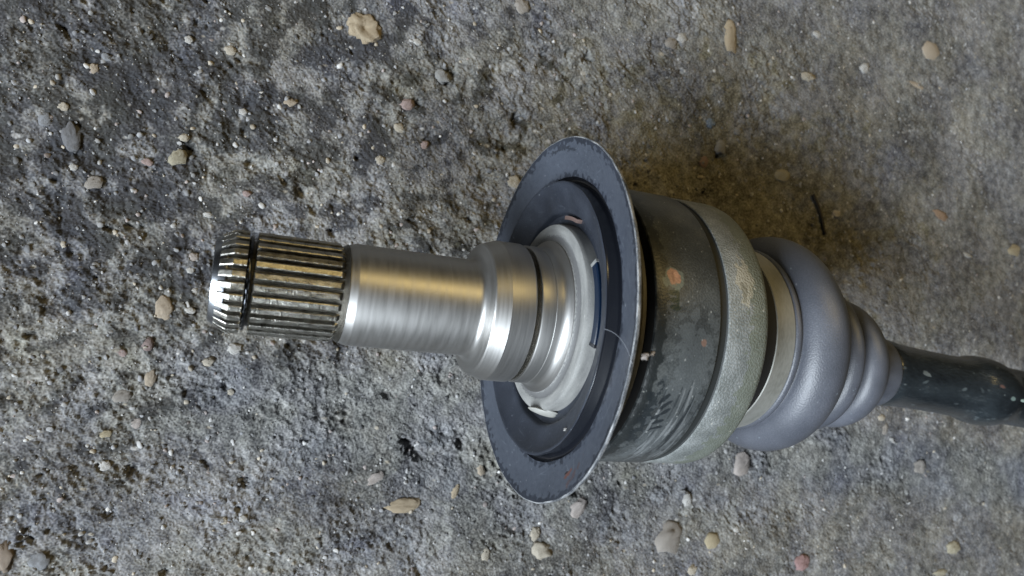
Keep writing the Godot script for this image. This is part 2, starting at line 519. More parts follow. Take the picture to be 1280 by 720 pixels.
	for k in stone_tones:
		var c: Color = stone_tones[k].lerp(Color(0.18, 0.175, 0.17), 0.46)
		var m := mat("stone_" + k, c.linear_to_srgb(), 0.25 if k == "blue" else 0.8)
		m.uv1_triplanar = true
		m.uv1_scale = Vector3(110, 110, 110)
		if k != "blue":
			m.albedo_texture = grain
		m.heightmap_enabled = true
		m.heightmap_texture = bumps
		m.heightmap_scale = 0.012
	mat("dark_twig_bark", lin(0.018, 0.014, 0.009), 0.8)
	mat("pale_fibre", lin(0.22, 0.235, 0.26), 0.5)

# ------------------------------------------------------------------ the floor

func make_floor() -> void:
	var broad := field(GW, GH, noise(201, 0.010, FastNoiseLite.TYPE_SIMPLEX_SMOOTH, 2))
	var medium := field(GW, GH, noise(202, 0.045, FastNoiseLite.TYPE_SIMPLEX_SMOOTH, 4))
	var cn := noise(203, 0.22, FastNoiseLite.TYPE_CELLULAR, 2)
	cn.cellular_return_type = FastNoiseLite.RETURN_DISTANCE
	var crumbs := field(GW, GH, cn)
	var fine := field(GW, GH, noise(204, 0.30, FastNoiseLite.TYPE_SIMPLEX, 2))
	var patch := field(GW, GH, noise(205, 0.014, FastNoiseLite.TYPE_SIMPLEX_SMOOTH, 3))
	var holes := field(GW, GH, noise(206, 0.075, FastNoiseLite.TYPE_SIMPLEX_SMOOTH, 2))
	heights.resize(GW * GH)
	for j in GH:
		for i in GW:
			var k := j * GW + i
			var x := GX0 + i * STEP
			# loose and crumbly on the near side, trodden smooth towards the far side
			var loose := clampf((patch[k] - 96) / 70.0 - (x - 10.0) / 260.0, 0.10, 1.0)
			var h := (broad[k] - 128) * 0.008 + (medium[k] - 128) * 0.0080 * (0.35 + 0.55 * loose)
			h -= (crumbs[k] - 90) * 0.0036 * loose
			h += (fine[k] - 128) * 0.0032 * (0.55 + 0.45 * loose)
			var pit := 56 - holes[k]
			if pit > 0:
				h -= minf(pit * 0.045, 1.5) * loose
			heights[k] = h
	for p in PITS:
		var r: float = p[2]
		var ci := int((p[0] - GX0) / STEP)
		var cj := int((p[1] - GZ0) / STEP)
		var reach := int(r / STEP * 1.6) + 1
		for j in range(cj - reach, cj + reach + 1):
			for i in range(ci - reach, ci + reach + 1):
				if i < 0 or j < 0 or i >= GW or j >= GH: continue
				var k := j * GW + i
				var d := Vector2(i - ci, j - cj).length() * STEP / r + (medium[k] - 128) * 0.010 + (fine[k] - 128) * 0.003
				if d < 1.0:
					heights[k] -= 1.9 * (1.0 - maxf(d, 0.0)) * minf(r / 1.5, 1.3)
	# sheet: fine where it is seen, wide cells beyond
	var xs := PackedFloat32Array([-4000, -1800, -900, -500, -300, -220])
	var zs := PackedFloat32Array([-4000, -1800, -900, -500, -300, -240])
	var lead := 6
	for i in GW: xs.append(GX0 + i * STEP)
	for j in GH: zs.append(GZ0 + j * STEP)
	xs.append_array([340, 400, 520, 800, 1800, 4000])
	zs.append_array([150, 200, 320, 700, 1800, 4000])
	var nx := xs.size()
	var nz := zs.size()
	var v := PackedVector3Array()
	var n := PackedVector3Array()
	var uv := PackedVector2Array()
	v.resize(nx * nz)
	n.resize(nx * nz)
	uv.resize(nx * nz)
	var inv := 1.0 / (2.0 * STEP)
	for j in nz:
		var jj := j - lead
		for i in nx:
			var ii := i - lead
			var k := j * nx + i
			var y := 0.0
			var nor := Vector3.UP
			if ii >= 1 and jj >= 1 and ii < GW - 1 and jj < GH - 1:
				var q := jj * GW + ii
				y = heights[q]
				nor = Vector3((heights[q - 1] - heights[q + 1]) * inv, 1.0, (heights[q - GW] - heights[q + GW]) * inv).normalized()
			v[k] = Vector3(xs[i], y, zs[j]) * MM
			n[k] = nor
			uv[k] = Vector2((xs[i] - GX0) / (GW * STEP), (zs[j] - GZ0) / (GH * STEP))
	var idx := PackedInt32Array()
	idx.resize((nx - 1) * (nz - 1) * 6)
	var t := 0
	for j in nz - 1:
		for i in nx - 1:
			var k := j * nx + i
			idx[t] = k
			idx[t + 1] = k + 1
			idx[t + 2] = k + nx
			idx[t + 3] = k + 1
			idx[t + 4] = k + nx + 1
			idx[t + 5] = k + nx
			t += 6
	# colour: trodden concrete dust, oily dark soil, brown soil with painted shadow, pale grains
	var w := 2048
	var h := 1331
	var c1 := field(w, h, noise(211, 0.0055, FastNoiseLite.TYPE_SIMPLEX_SMOOTH, 5))
	var c2 := field(w, h, noise(212, 0.045, FastNoiseLite.TYPE_SIMPLEX_SMOOTH, 4))
	var c3 := field(w, h, noise(213, 0.22, FastNoiseLite.TYPE_SIMPLEX, 2))
	var hue := field(w, h, noise(214, 0.007, FastNoiseLite.TYPE_SIMPLEX_SMOOTH, 4))
	var soil := field(w, h, noise(215, 0.020, FastNoiseLite.TYPE_SIMPLEX_SMOOTH, 5))
	var lut := ramp([Color(0.030, 0.030, 0.031), Color(0.078, 0.077, 0.078), Color(0.142, 0.140, 0.136), Color(0.205, 0.202, 0.196), Color(0.30, 0.295, 0.285)])
	var out := PackedByteArray()
	out.resize(w * h * 3)
	for j in h:
		var z := GZ0 + j * GH * STEP / h
		for i in w:
			var q := j * w + i
			var x := GX0 + i * GW * STEP / w
			var k := 117.0 + (c1[q] - 128) * 0.46 + (c2[q] - 128) * 0.62 + (c3[q] - 128) * 0.62
			# ragged patches: dark oily soil, and brown soil with the joint's shadow painted in
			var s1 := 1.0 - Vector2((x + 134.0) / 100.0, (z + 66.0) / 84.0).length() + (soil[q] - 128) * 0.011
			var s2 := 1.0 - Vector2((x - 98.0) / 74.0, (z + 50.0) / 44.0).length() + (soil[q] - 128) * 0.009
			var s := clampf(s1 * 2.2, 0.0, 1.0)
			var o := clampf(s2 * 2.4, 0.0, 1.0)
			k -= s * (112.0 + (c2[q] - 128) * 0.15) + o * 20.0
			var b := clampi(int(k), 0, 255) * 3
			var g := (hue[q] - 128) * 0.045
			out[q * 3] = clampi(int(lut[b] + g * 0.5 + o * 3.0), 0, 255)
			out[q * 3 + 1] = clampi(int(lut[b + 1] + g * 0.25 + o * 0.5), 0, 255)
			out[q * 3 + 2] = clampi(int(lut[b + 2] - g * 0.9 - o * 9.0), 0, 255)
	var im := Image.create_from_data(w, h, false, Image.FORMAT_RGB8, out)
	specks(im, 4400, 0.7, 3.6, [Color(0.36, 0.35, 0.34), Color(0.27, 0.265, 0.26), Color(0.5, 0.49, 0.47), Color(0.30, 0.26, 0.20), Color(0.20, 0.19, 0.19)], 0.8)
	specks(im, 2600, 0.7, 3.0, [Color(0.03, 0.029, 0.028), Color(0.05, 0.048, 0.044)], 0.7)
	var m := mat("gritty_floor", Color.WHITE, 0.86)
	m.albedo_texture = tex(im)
	m.metallic_specular = 0.4
	m.heightmap_enabled = true
	m.heightmap_texture = grey_image(w, h, c3)
	m.heightmap_scale = 0.020
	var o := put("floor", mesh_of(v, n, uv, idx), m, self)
	tag(o, "grey gritty trodden floor of dusty concrete with a dark oily patch and brown soil darkened by painted shadow", "floor", "", "structure")
	# grit that nobody could count
	var grit_m := mat("grit_grain", Color.WHITE, 0.75)
	grit_m.vertex_color_use_as_albedo = true
	var tones := [Color(0.17, 0.168, 0.168), Color(0.24, 0.236, 0.232), Color(0.12, 0.12, 0.125), Color(0.33, 0.325, 0.32), Color(0.26, 0.262, 0.27), Color(0.075, 0.074, 0.074), Color(0.20, 0.20, 0.205), Color(0.14, 0.138, 0.135), Color(0.46, 0.45, 0.435), Color(0.34, 0.30, 0.24), Color(0.29, 0.25, 0.235)]
	for variant in 3:
		var mm := MultiMesh.new()
		mm.transform_format = MultiMesh.TRANSFORM_3D
		mm.use_colors = true
		mm.mesh = stone_mesh(300 + variant, 8, 5, 0.34, false)
		mm.instance_count = 9000
		for k in mm.instance_count:
			var x := 0.0
			var z := 0.0
			for tries in 6:
				x = rng.randf_range(GX0 + 2.0, 300.0)
				z = rng.randf_range(GZ0 + 2.0, 118.0)
				# most of the loose grit lies near the splined end
				if rng.randf() < clampf(0.95 - (x + 60.0) / 420.0, 0.25, 1.0): break
			var r := 0.13 + 0.72 * pow(rng.randf(), 5.0)
			var bs := Basis.from_euler(Vector3(rng.randf() * 0.6, rng.randf() * TAU_, rng.randf() * 0.6)).scaled_local(Vector3(r * rng.randf_range(0.8, 1.5), r * rng.randf_range(0.4, 0.75), r) * MM)
			mm.set_instance_transform(k, Transform3D(bs, Vector3(x, ground_at(x, z) - r * 0.14, z) * MM))
			var c: Color = tones[mini(int(pow(rng.randf(), 1.25) * tones.size()), tones.size() - 1)]
			mm.set_instance_color(k, c * rng.randf_range(0.60, 1.0))
		var g := MultiMeshInstance3D.new()
		g.name = numbered("grit")
		g.multimesh = mm
		g.material_override = grit_m
		add_child(g, true)
		tag(g, "loose fine grey and pale grit strewn over the floor", "grit", "fine grit on the floor", "stuff")

func stone_mesh(seed_: int, around: int, rings: int, rough: float, hollow: bool) -> ArrayMesh:
	var n := noise(seed_, 1.1, FastNoiseLite.TYPE_SIMPLEX_SMOOTH, 3)
	var st := SurfaceTool.new()
	st.begin(Mesh.PRIMITIVE_TRIANGLES)
	st.set_smooth_group(0)
	var grid := []
	for j in rings + 1:
		var th := PI * j / rings
		for i in around:
			var ph := TAU_ * i / around
			var d := Vector3(sin(th) * cos(ph), cos(th), sin(th) * sin(ph))
			var r := 1.0 + rough * n.get_noise_3dv(d * 1.3) * 1.8
			if hollow:
				r *= 1.0 - 0.85 * smoothstep(0.62, 0.2, Vector2(d.x - 0.1, d.z).length()) * (1.0 if d.y > 0.0 else 0.0)
			grid.append(d * r)
	for j in rings:
		for i in around:
			var a: Vector3 = grid[j * around + i]
			var b: Vector3 = grid[j * around + (i + 1) % around]
			var c: Vector3 = grid[(j + 1) * around + i]
			var d: Vector3 = grid[(j + 1) * around + (i + 1) % around]
			for p in ([a, c, b] if j == 0 else []) + ([b, c, d] if j < rings - 1 else []) + ([a, c, b] if j > 0 else []):
				st.add_vertex(p)
	st.generate_normals()
	var m := st.commit()
	# make sure that the faces look outwards
	var arr := m.surface_get_arrays(0)
	var v: PackedVector3Array = arr[Mesh.ARRAY_VERTEX]
	var nn: PackedVector3Array = arr[Mesh.ARRAY_NORMAL]
	var out := 0.0
	for i in v.size(): out += v[i].dot(nn[i])
	if out < 0.0:
		for i in range(0, v.size(), 3):
			var q := v[i + 1]
			v[i + 1] = v[i + 2]
			v[i + 2] = q
			var s := nn[i + 1]
			nn[i + 1] = nn[i + 2]
			nn[i + 2] = s
		for i in nn.size(): nn[i] = -nn[i]
		return mesh_of(v, nn, PackedVector2Array(), PackedInt32Array(range(v.size())))
	return m

# ------------------------------------------------------------------ the drive shaft

func tooth(phi: float, xa: float, xb: float, rise_a: float, rise_b: float, rt := 11.9, rr := 10.5) -> ArrayMesh:
	# one spline tooth with sloped ends: rise_a / rise_b are the lengths of the end slopes
	var pitch := TAU_ / 28.0
	var wr := pitch * 0.34
	var wm := pitch * 0.285
	var wt := pitch * 0.20
	var rm := rt - 0.14
	var ring := func(x: float, k: float) -> Array:
		# k: 1 full height, 0 down at the root
		var t := lerpf(rr - 0.1, rt, k)
		var m := lerpf(rr - 0.1, rm, k)
		return [place(x, rr - 0.3, phi - wr), place(x, m, phi - wm), place(x, t, phi - wt), place(x, t, phi + wt), place(x, m, phi + wm), place(x, rr - 0.3, phi + wr)]
	var rings := [ring.call(xa, 0.0), ring.call(xa + rise_a, 1.0), ring.call(xb - rise_b, 1.0), ring.call(xb, 0.0)]
	var quads := []
	for s in 3:
		for k in 5:
			quads.append([rings[s][k], rings[s + 1][k], rings[s + 1][k + 1], rings[s][k + 1]])
	return solid(quads)

func make_drive_shaft() -> void:
	var t := Node3D.new()
	t.name = numbered("drive_shaft")
	add_child(t)
	tag(t, "used car drive shaft with bright splined stub, black dust shield and grey rubber boot", "drive shaft")

	# splined stub: end face, chamfer, root cylinder, ring groove
	var core := put("splined_end", lathe(pts([-81.1, 0.0, -81.1, 3.2, -80.3, 3.6, -80.3, 4.2, -81.1, 4.6, -81.1, 9.3, -80.9, 9.5, -79.0, 10.6, -74.4, 10.6, -74.3, 10.45, -74.25, 9.9, -72.75, 9.9, -72.7, 10.45, -72.6, 10.6, -54.6, 10.6, -53.4, 11.2, -52.2, 11.9])), M.dark_spline_root, t)
	put("chamfer", lathe(pts([-81.36, 8.4, -81.3, 9.25, -81.1, 9.6, -78.6, 10.9, -78.35, 10.9, -78.3, 10.5])), M.chamfer_steel, core)
	for k in 28:
		var phi := (k + 0.35) * TAU_ / 28.0
		put("spline_tooth", tooth(phi, -79.9, -74.3, 2.7, 0.2), M.oily_spline_steel, core)
		put("spline_tooth", tooth(phi, -72.7, -52.7, 0.2, 1.5), M.oily_spline_steel, core)
	var ring := put("snap_ring", lathe(smooth_prof(pts([-74.2, 9.9, -74.2, 10.8, -74.0, 11.05, -73.6, 11.05, -73.4, 10.8, -73.4, 9.9]), 1), 120, deg_to_rad(-172), deg_to_rad(172)), M.snap_ring_steel, t)

	# turned shaft and its stepped collars
	put("turned_shaft", lathe(pts([-52.3, 11.6, -52.2, 11.75, -50.4, 12.32, -50.1, 12.4, -21.0, 12.4, -20.4, 12.5, -19.9, 12.85, -19.5, 13.4, -19.25, 14.2, -19.2, 14.6])), M.turned_steel, t)
	put("collar", lathe(pts([-19.22, 14.4, -19.05, 15.8, -18.8, 16.6, -18.5, 16.9, -15.2, 18.1, -14.95, 18.2, -8.9, 18.25, -8.55, 18.1, -8.45, 17.55]), 168, -PI, PI, 14.0), M.turned_steel, t)
	put("collar_groove", lathe(pts([-8.5, 17.6, -8.4, 17.45, -7.1, 17.45, -7.0, 17.6])), M.dark_spline_root, t)
	put("collar", lathe(pts([-7.05, 17.4, -6.95, 17.95, -6.6, 18.1, -3.55, 18.15, -3.45, 18.02, -3.3, 18.02, -3.2, 18.15, -1.9, 18.2, -1.2, 18.4, -0.5, 18.9, 0.05, 19.7, 0.3, 20.3])), M.turned_steel, t)

	# pale seat ring
	put("seat_ring", lathe(pts([0.25, 20.0, 0.9, 20.5, 1.3, 21.1, 1.35, 21.8, 1.2, 22.2, 1.25, 24.3, 1.45, 24.85, 1.9, 25.1, 2.6, 25.15, 5.2, 25.15])), M.dusty_seat_ring, t)
	put("sealant_smear", smear(), M.smeared_sealant, t)

	# dust shield
	var shield := put("dust_shield", lathe(pts([5.2, 24.8, 5.2, 27.6, 4.9, 28.2, 3.6, 28.5, 3.1, 28.7, 2.85, 29.1, 2.55, 30.0, 1.9, 32.0, 1.05, 34.0, 0.35, 35.3, 0.02, 35.7, -0.06, 36.05, 0.06, 36.35]), 220, -PI, PI, 40.0, false, 0.25), M.black_shield_paint, t)
	put("groove_wall", lathe(pts([0.06, 36.35, 0.3, 36.5, 0.8, 36.55, 3.3, 36.7, 3.75, 36.95, 3.85, 37.3, 3.6, 37.8, 2.95, 38.1]), 220, -PI, PI, 40.0, false, 0.25), M.clean_black_paint, shield)
	put("rim_face", lathe(pts([2.95, 38.1, 2.85, 38.6, 2.7, 39.6, 2.2, 42.3, 1.4, 45.4, 0.75, 47.5, 0.62, 48.0]), 220, -PI, PI, 40.0, false, 0.25), M.rim_face_paint, shield)
	put("rim_edge", lathe(pts([0.62, 47.95, 0.62, 48.12, 0.75, 48.28, 1.25, 48.3, 1.5, 48.15, 1.55, 47.7]), 220, -PI, PI, 40.0, false, 0.25), M.chipped_rim_edge, shield)
	put("shield_back", lathe(pts([1.55, 47.8, 2.2, 45.5, 3.6, 41.0, 4.2, 38.4, 4.3, 36.5, 4.5, 35.0]), 160, -PI, PI, 40.0, false, 0.25), M.black_shield_paint, shield)
	# added blue block for the recess behind the seat ring, reflection painted blue
	put("blue_slot", arc_block(2.9, 5.2, 25.6, 28.0, -31, 11), M.blue_slot_reflection, shield)
	put("slot_end", arc_block(2.7, 5.2, 25.4, 28.1, -32.6, -31), M.dusty_seat_ring, shield)
	put("slot_notch", arc_block(2.8, 5.2, 25.4, 28.1, 11, 12.6), M.black_notch, shield)
	put("copper_tab", arc_block(3.6, 5.2, 26.6, 27.6, -86, -70), M.copper_tab, shield)

	# brown rings and the gap behind the shield, its shade painted black
	put("seal_ring", lathe(pts([4.5, 33.0, 4.6, 36.6, 5.0, 36.9, 8.8, 36.9, 9.1, 36.6, 9.2, 35.4])), M.oily_brown_ring, t)
	put("seal_ring", lathe(pts([9.2, 35.4, 9.3, 36.1, 9.5, 36.3, 10.4, 36.3, 10.65, 36.0, 10.7, 34.0])), M.oily_brown_ring, t)
	put("gap_ring", lathe(pts([10.7, 34.2, 10.8, 33.0, 12.5, 33.0, 12.55, 36.5])), M.black_rubber_gap_shade, t)  # black stands for shade in the gap and on the housing's front face

	# joint housing
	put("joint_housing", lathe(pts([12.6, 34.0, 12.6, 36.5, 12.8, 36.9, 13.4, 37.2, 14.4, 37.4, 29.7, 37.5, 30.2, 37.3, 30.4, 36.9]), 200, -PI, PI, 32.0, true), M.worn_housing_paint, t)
	put("housing_groove", lathe(pts([30.35, 37.0, 30.5, 36.55, 32.6, 36.55, 32.8, 36.9])), M.dark_groove, t)
	put("housing_band", lathe(pts([32.75, 36.6, 32.9, 37.1, 33.4, 37.35, 43.2, 37.45, 44.2, 37.2, 44.9, 36.6, 45.3, 35.6, 45.4, 34.0, 45.4, 27.5]), 200), M.patinated_band, t)

	# boot with its clamp
	put("boot_collar", lathe(pts([45.3, 30.5, 47.0, 28.2, 50.0, 27.2, 56.8, 26.6, 57.0, 25.5])), M.black_rubber_gap_shade, t)
	var cl := put("boot_clamp", lathe(pts([56.9, 25.6, 56.9, 26.55, 57.1, 26.8, 62.9, 26.85, 63.2, 26.65, 63.2, 25.9])), M.olive_clamp_band, t)
	var prof := smooth_prof(pts([63.1, 25.8, 63.4, 26.9, 64.4, 27.3, 65.3, 26.9, 65.7, 26.2, 66.1, 26.2, 66.5, 28.0, 68.2, 30.4, 71.2, 32.2, 74.6, 32.6, 78.0, 31.4, 81.0, 28.4, 82.4, 24.6, 83.4, 20.6, 85.4, 18.6, 87.4, 20.4, 88.8, 22.8, 90.8, 23.7, 92.8, 23.2, 94.4, 21.2, 95.2, 17.2, 96.8, 15.0, 98.6, 16.4, 99.8, 19.2, 102.4, 20.7, 106.0, 20.0, 109.4, 17.4, 111.6, 14.2, 112.6, 12.6, 113.8, 12.0, 115.4, 12.0, 121.0, 11.8, 122.2, 11.5, 122.8, 10.8, 122.9, 9.9]), 2)
	put("rubber_boot", lathe(prof, 180), M.blue_grey_boot_plastic, t)

	# axle bar with its thickened part
	var axle := smooth_prof(pts([121.5, 10.2, 123.0, 11.0, 126.0, 11.1, 131.0, 10.5, 140.0, 10.3, 156.0, 10.3, 164.0, 10.7, 168.0, 11.8, 172.0, 12.2, 177.0, 12.1, 181.0, 11.2, 184.0, 10.5, 190.0, 10.3, 330.0, 10.3]), 2)
	put("axle_bar", lathe(axle, 120), M.black_axle_paint, t)

func smear() -> ArrayMesh:
	# tongue of sealant that bulges out under the seat ring
	var st := SurfaceTool.new()
	st.begin(Mesh.PRIMITIVE_TRIANGLES)
	st.set_smooth_group(0)
	var n := noise(401, 0.4)
	var rows := 12
	var cols := 20
	var grid := []
	for j in rows + 1:
		for i in cols:
			var th := PI * j / rows
			var ph := TAU_ * i / cols
			var d := Vector3(cos(th), sin(th) * cos(ph), sin(th) * sin(ph))
			d *= 1.0 + 0.25 * n.get_noise_3dv(d * 2.0)
			# flat against the ring: along the arc, outwards, and thin along the axis
			var phi := deg_to_rad(84.0) - d.y * 0.20
			grid.append(place(3.6 + d.x * 4.2, 25.5 + d.z * 0.9 + d.x * 1.0, phi))
	for j in rows:
		for i in cols:
			var a: Vector3 = grid[j * cols + i]
			var b: Vector3 = grid[j * cols + (i + 1) % cols]
			var c: Vector3 = grid[(j + 1) * cols + i]
			var d: Vector3 = grid[(j + 1) * cols + (i + 1) % cols]
			for p in [a, b, c, b, d, c]: st.add_vertex(p)
	st.generate_normals()
	return st.commit()

# ------------------------------------------------------------------ stones and litter

func make_pebbles() -> void:
	var shapes := {"r": [], "a": [], "h": [], "o": [], "b": []}
	for k in 4:
		shapes.r.append(stone_mesh(500 + k, 20, 12, 0.21, false))
		shapes.a.append(stone_mesh(520 + k, 11, 8, 0.42, false))
	shapes.h.append(stone_mesh(541, 6, 6, 0.14, false))
	shapes.o.append(stone_mesh(551, 30, 18, 0.3, true))
	shapes.b.append(stone_mesh(561, 8, 6, 0.30, false))
	for i in PEBBLES.size():
		var p: Array = PEBBLES[i]
		var kinds: Array = shapes[p[0]]
		var x: float = p[2]
		var z: float = p[3]
		var w: float = p[4]
		var l: float = p[5]
		var hgt := minf(w, l) * (0.36 if p[0] in ["h", "o"] else 0.44)
		var o := put("pebble", kinds[i % kinds.size()], M["stone_" + p[1]], self)
		var y := ground_at(x, z)
		for s in 8:
			y = maxf(y, ground_at(x + cos(s * 0.8) * w * 0.3, z + sin(s * 0.8) * l * 0.3) - 0.15)
		o.transform = Transform3D(Basis.from_euler(Vector3(0, -deg_to_rad(p[6]), 0)).scaled_local(Vector3(w, hgt, l) * 0.5 * MM), Vector3(x, y - hgt * (0.0 if p[0] == "o" else 0.12), z) * MM)
		tag(o, p[7], "pebble", "pebbles and chips lying on the floor")

func strand(points: Array, r0: float, r1: float, sides := 7) -> ArrayMesh:
	var st := SurfaceTool.new()
	st.begin(Mesh.PRIMITIVE_TRIANGLES)
	var rings := []
	for i in points.size():
		var d: Vector3 = (points[mini(i + 1, points.size() - 1)] - points[maxi(i - 1, 0)]).normalized()
		var a := d.cross(Vector3(0.3, 1, 0.2)).normalized()
		var b := d.cross(a)
		var r := lerpf(r0, r1, i / float(points.size() - 1))
		var ring := []
		for s in sides:
			var q := TAU_ * s / sides
			var n := a * cos(q) + b * sin(q)
			ring.append([points[i] + n * r, n])
		rings.append(ring)
	for i in rings.size() - 1:
		for s in sides:
			var q := [rings[i][s], rings[i][(s + 1) % sides], rings[i + 1][s], rings[i + 1][(s + 1) % sides]]
			var order := [0, 1, 2, 1, 3, 2]
			if (q[1][0] - q[0][0]).cross(q[2][0] - q[0][0]).dot(q[0][1]) > 0.0: order = [0, 2, 1, 1, 2, 3]
			for k in order:
				st.set_normal(q[k][1])
				st.add_vertex(q[k][0])
	return st.commit()

func make_litter() -> void:
	# twig in the shade above the boot
	var way := []
	for k in 9:
		var s := k / 8.0
		var x := lerpf(134.9, 143.5, s) + 0.5 * sin(s * 5.0)
		var z := lerpf(-60.9, -46.1, s)
		way.append(Vector3(x, ground_at(x, z) + 0.7, z) * MM)
	var o := put("twig", strand(way, 0.00085, 0.0006), M.dark_twig_bark, self)
	tag(o, "thin dark twig lying on the floor above the rubber boot", "twig")
	# hair across the shield's rim
	way = []
	for k in 15:
		var s := k / 14.0
		way.append(place(lerpf(0.0, 1.0, s), lerpf(37.0, 48.9, s), deg_to_rad(2.0 + 7.0 * s * s)) + Vector3(-0.0003, 0.0004 * sin(s * PI), 0))
	o = put("fibre", strand(way, 0.00006, 0.00005, 5), M.pale_fibre, self)
	tag(o, "thin pale fibre curving across the near edge of the dust shield", "fibre")
	# crumbs caught on the shield and behind its rim
	var crumb := stone_mesh(571, 9, 7, 0.5, false)
	var spots := [
		[place(2.6, 40.2, deg_to_rad(8.5)) + Vector3(0.0022, 0.0065, 0), 1.7, "pinkwhite", "pale crumb of dirt caught behind the near rim of the shield"],
		[place(3.4, 40.2, deg_to_rad(7.4)) + Vector3(0.0034, 0.0060, 0), 1.1, "brown", "brown crumb beside a pale one behind the rim of the shield"],
		[place(1.2, 33.5, deg_to_rad(52.0)), 0.95, "white", "single white grain stuck low on the black dust shield"]]
	for s in spots:
		o = put("crumb", crumb, M["stone_" + s[2]], self)
		o.transform = Transform3D(Basis.from_euler(Vector3(0.4, 0.7, 0.2)).scaled_local(Vector3.ONE * s[1] * 0.5 * MM), s[0])
		tag(o, s[3], "crumb")

func make_fittings(key: AreaLight3D, warm: AreaLight3D) -> void:
	# what gives the light, well outside the frame: a tall daylight window and a tube lamp
	fitting("workshop_window", key, lin(0.86, 0.93, 1.0), 0.35, "wide bright workshop window beyond the splined end", "window", "pane", "window_frame")
	fitting("tube_lamp_fitting", warm, lin(1.0, 0.80, 0.50), 0.5, "long warm tube lamp hanging above the far side", "lamp", "tube_cover", "lamp_housing")

func fitting(called: String, l: AreaLight3D, c: Color, glow: float, label: String, category: String, face: String, frame: String) -> void:
	var t := Node3D.new()
	t.name = numbered(called)
	add_child(t)
	t.transform = l.transform.translated_local(Vector3(0, 0, 0.02))
	tag(t, label, category)
	var m := mat(called + "_glow", c * 0.5, 0.4)
	m.emission_enabled = true
	m.emission = c
	m.emission_energy_multiplier = glow
	var b := BoxMesh.new()
	b.size = Vector3(l.area_size.x, l.area_size.y, 0.01)
	put(face, b, m, t)
	var fm := mat(called + "_frame", lin(0.35, 0.35, 0.34), 0.6)
	for k in 4:
		var f := BoxMesh.new()
		var along := k < 2
		f.size = Vector3(l.area_size.x + 0.10, 0.05, 0.05) if along else Vector3(0.05, l.area_size.y, 0.05)
		var o := put(frame, f, fm, t)
		var s := -1.0 if k % 2 == 0 else 1.0
		o.position = Vector3(0, s * (l.area_size.y + 0.05) * 0.5, 0) if along else Vector3(s * (l.area_size.x + 0.05) * 0.5, 0, 0)
	var back := BoxMesh.new()
	back.size = Vector3(l.area_size.x + 0.1, l.area_size.y + 0.1, 0.02)
	var bo := put(frame, back, fm, t)
	bo.position = Vector3(0, 0, 0.04)

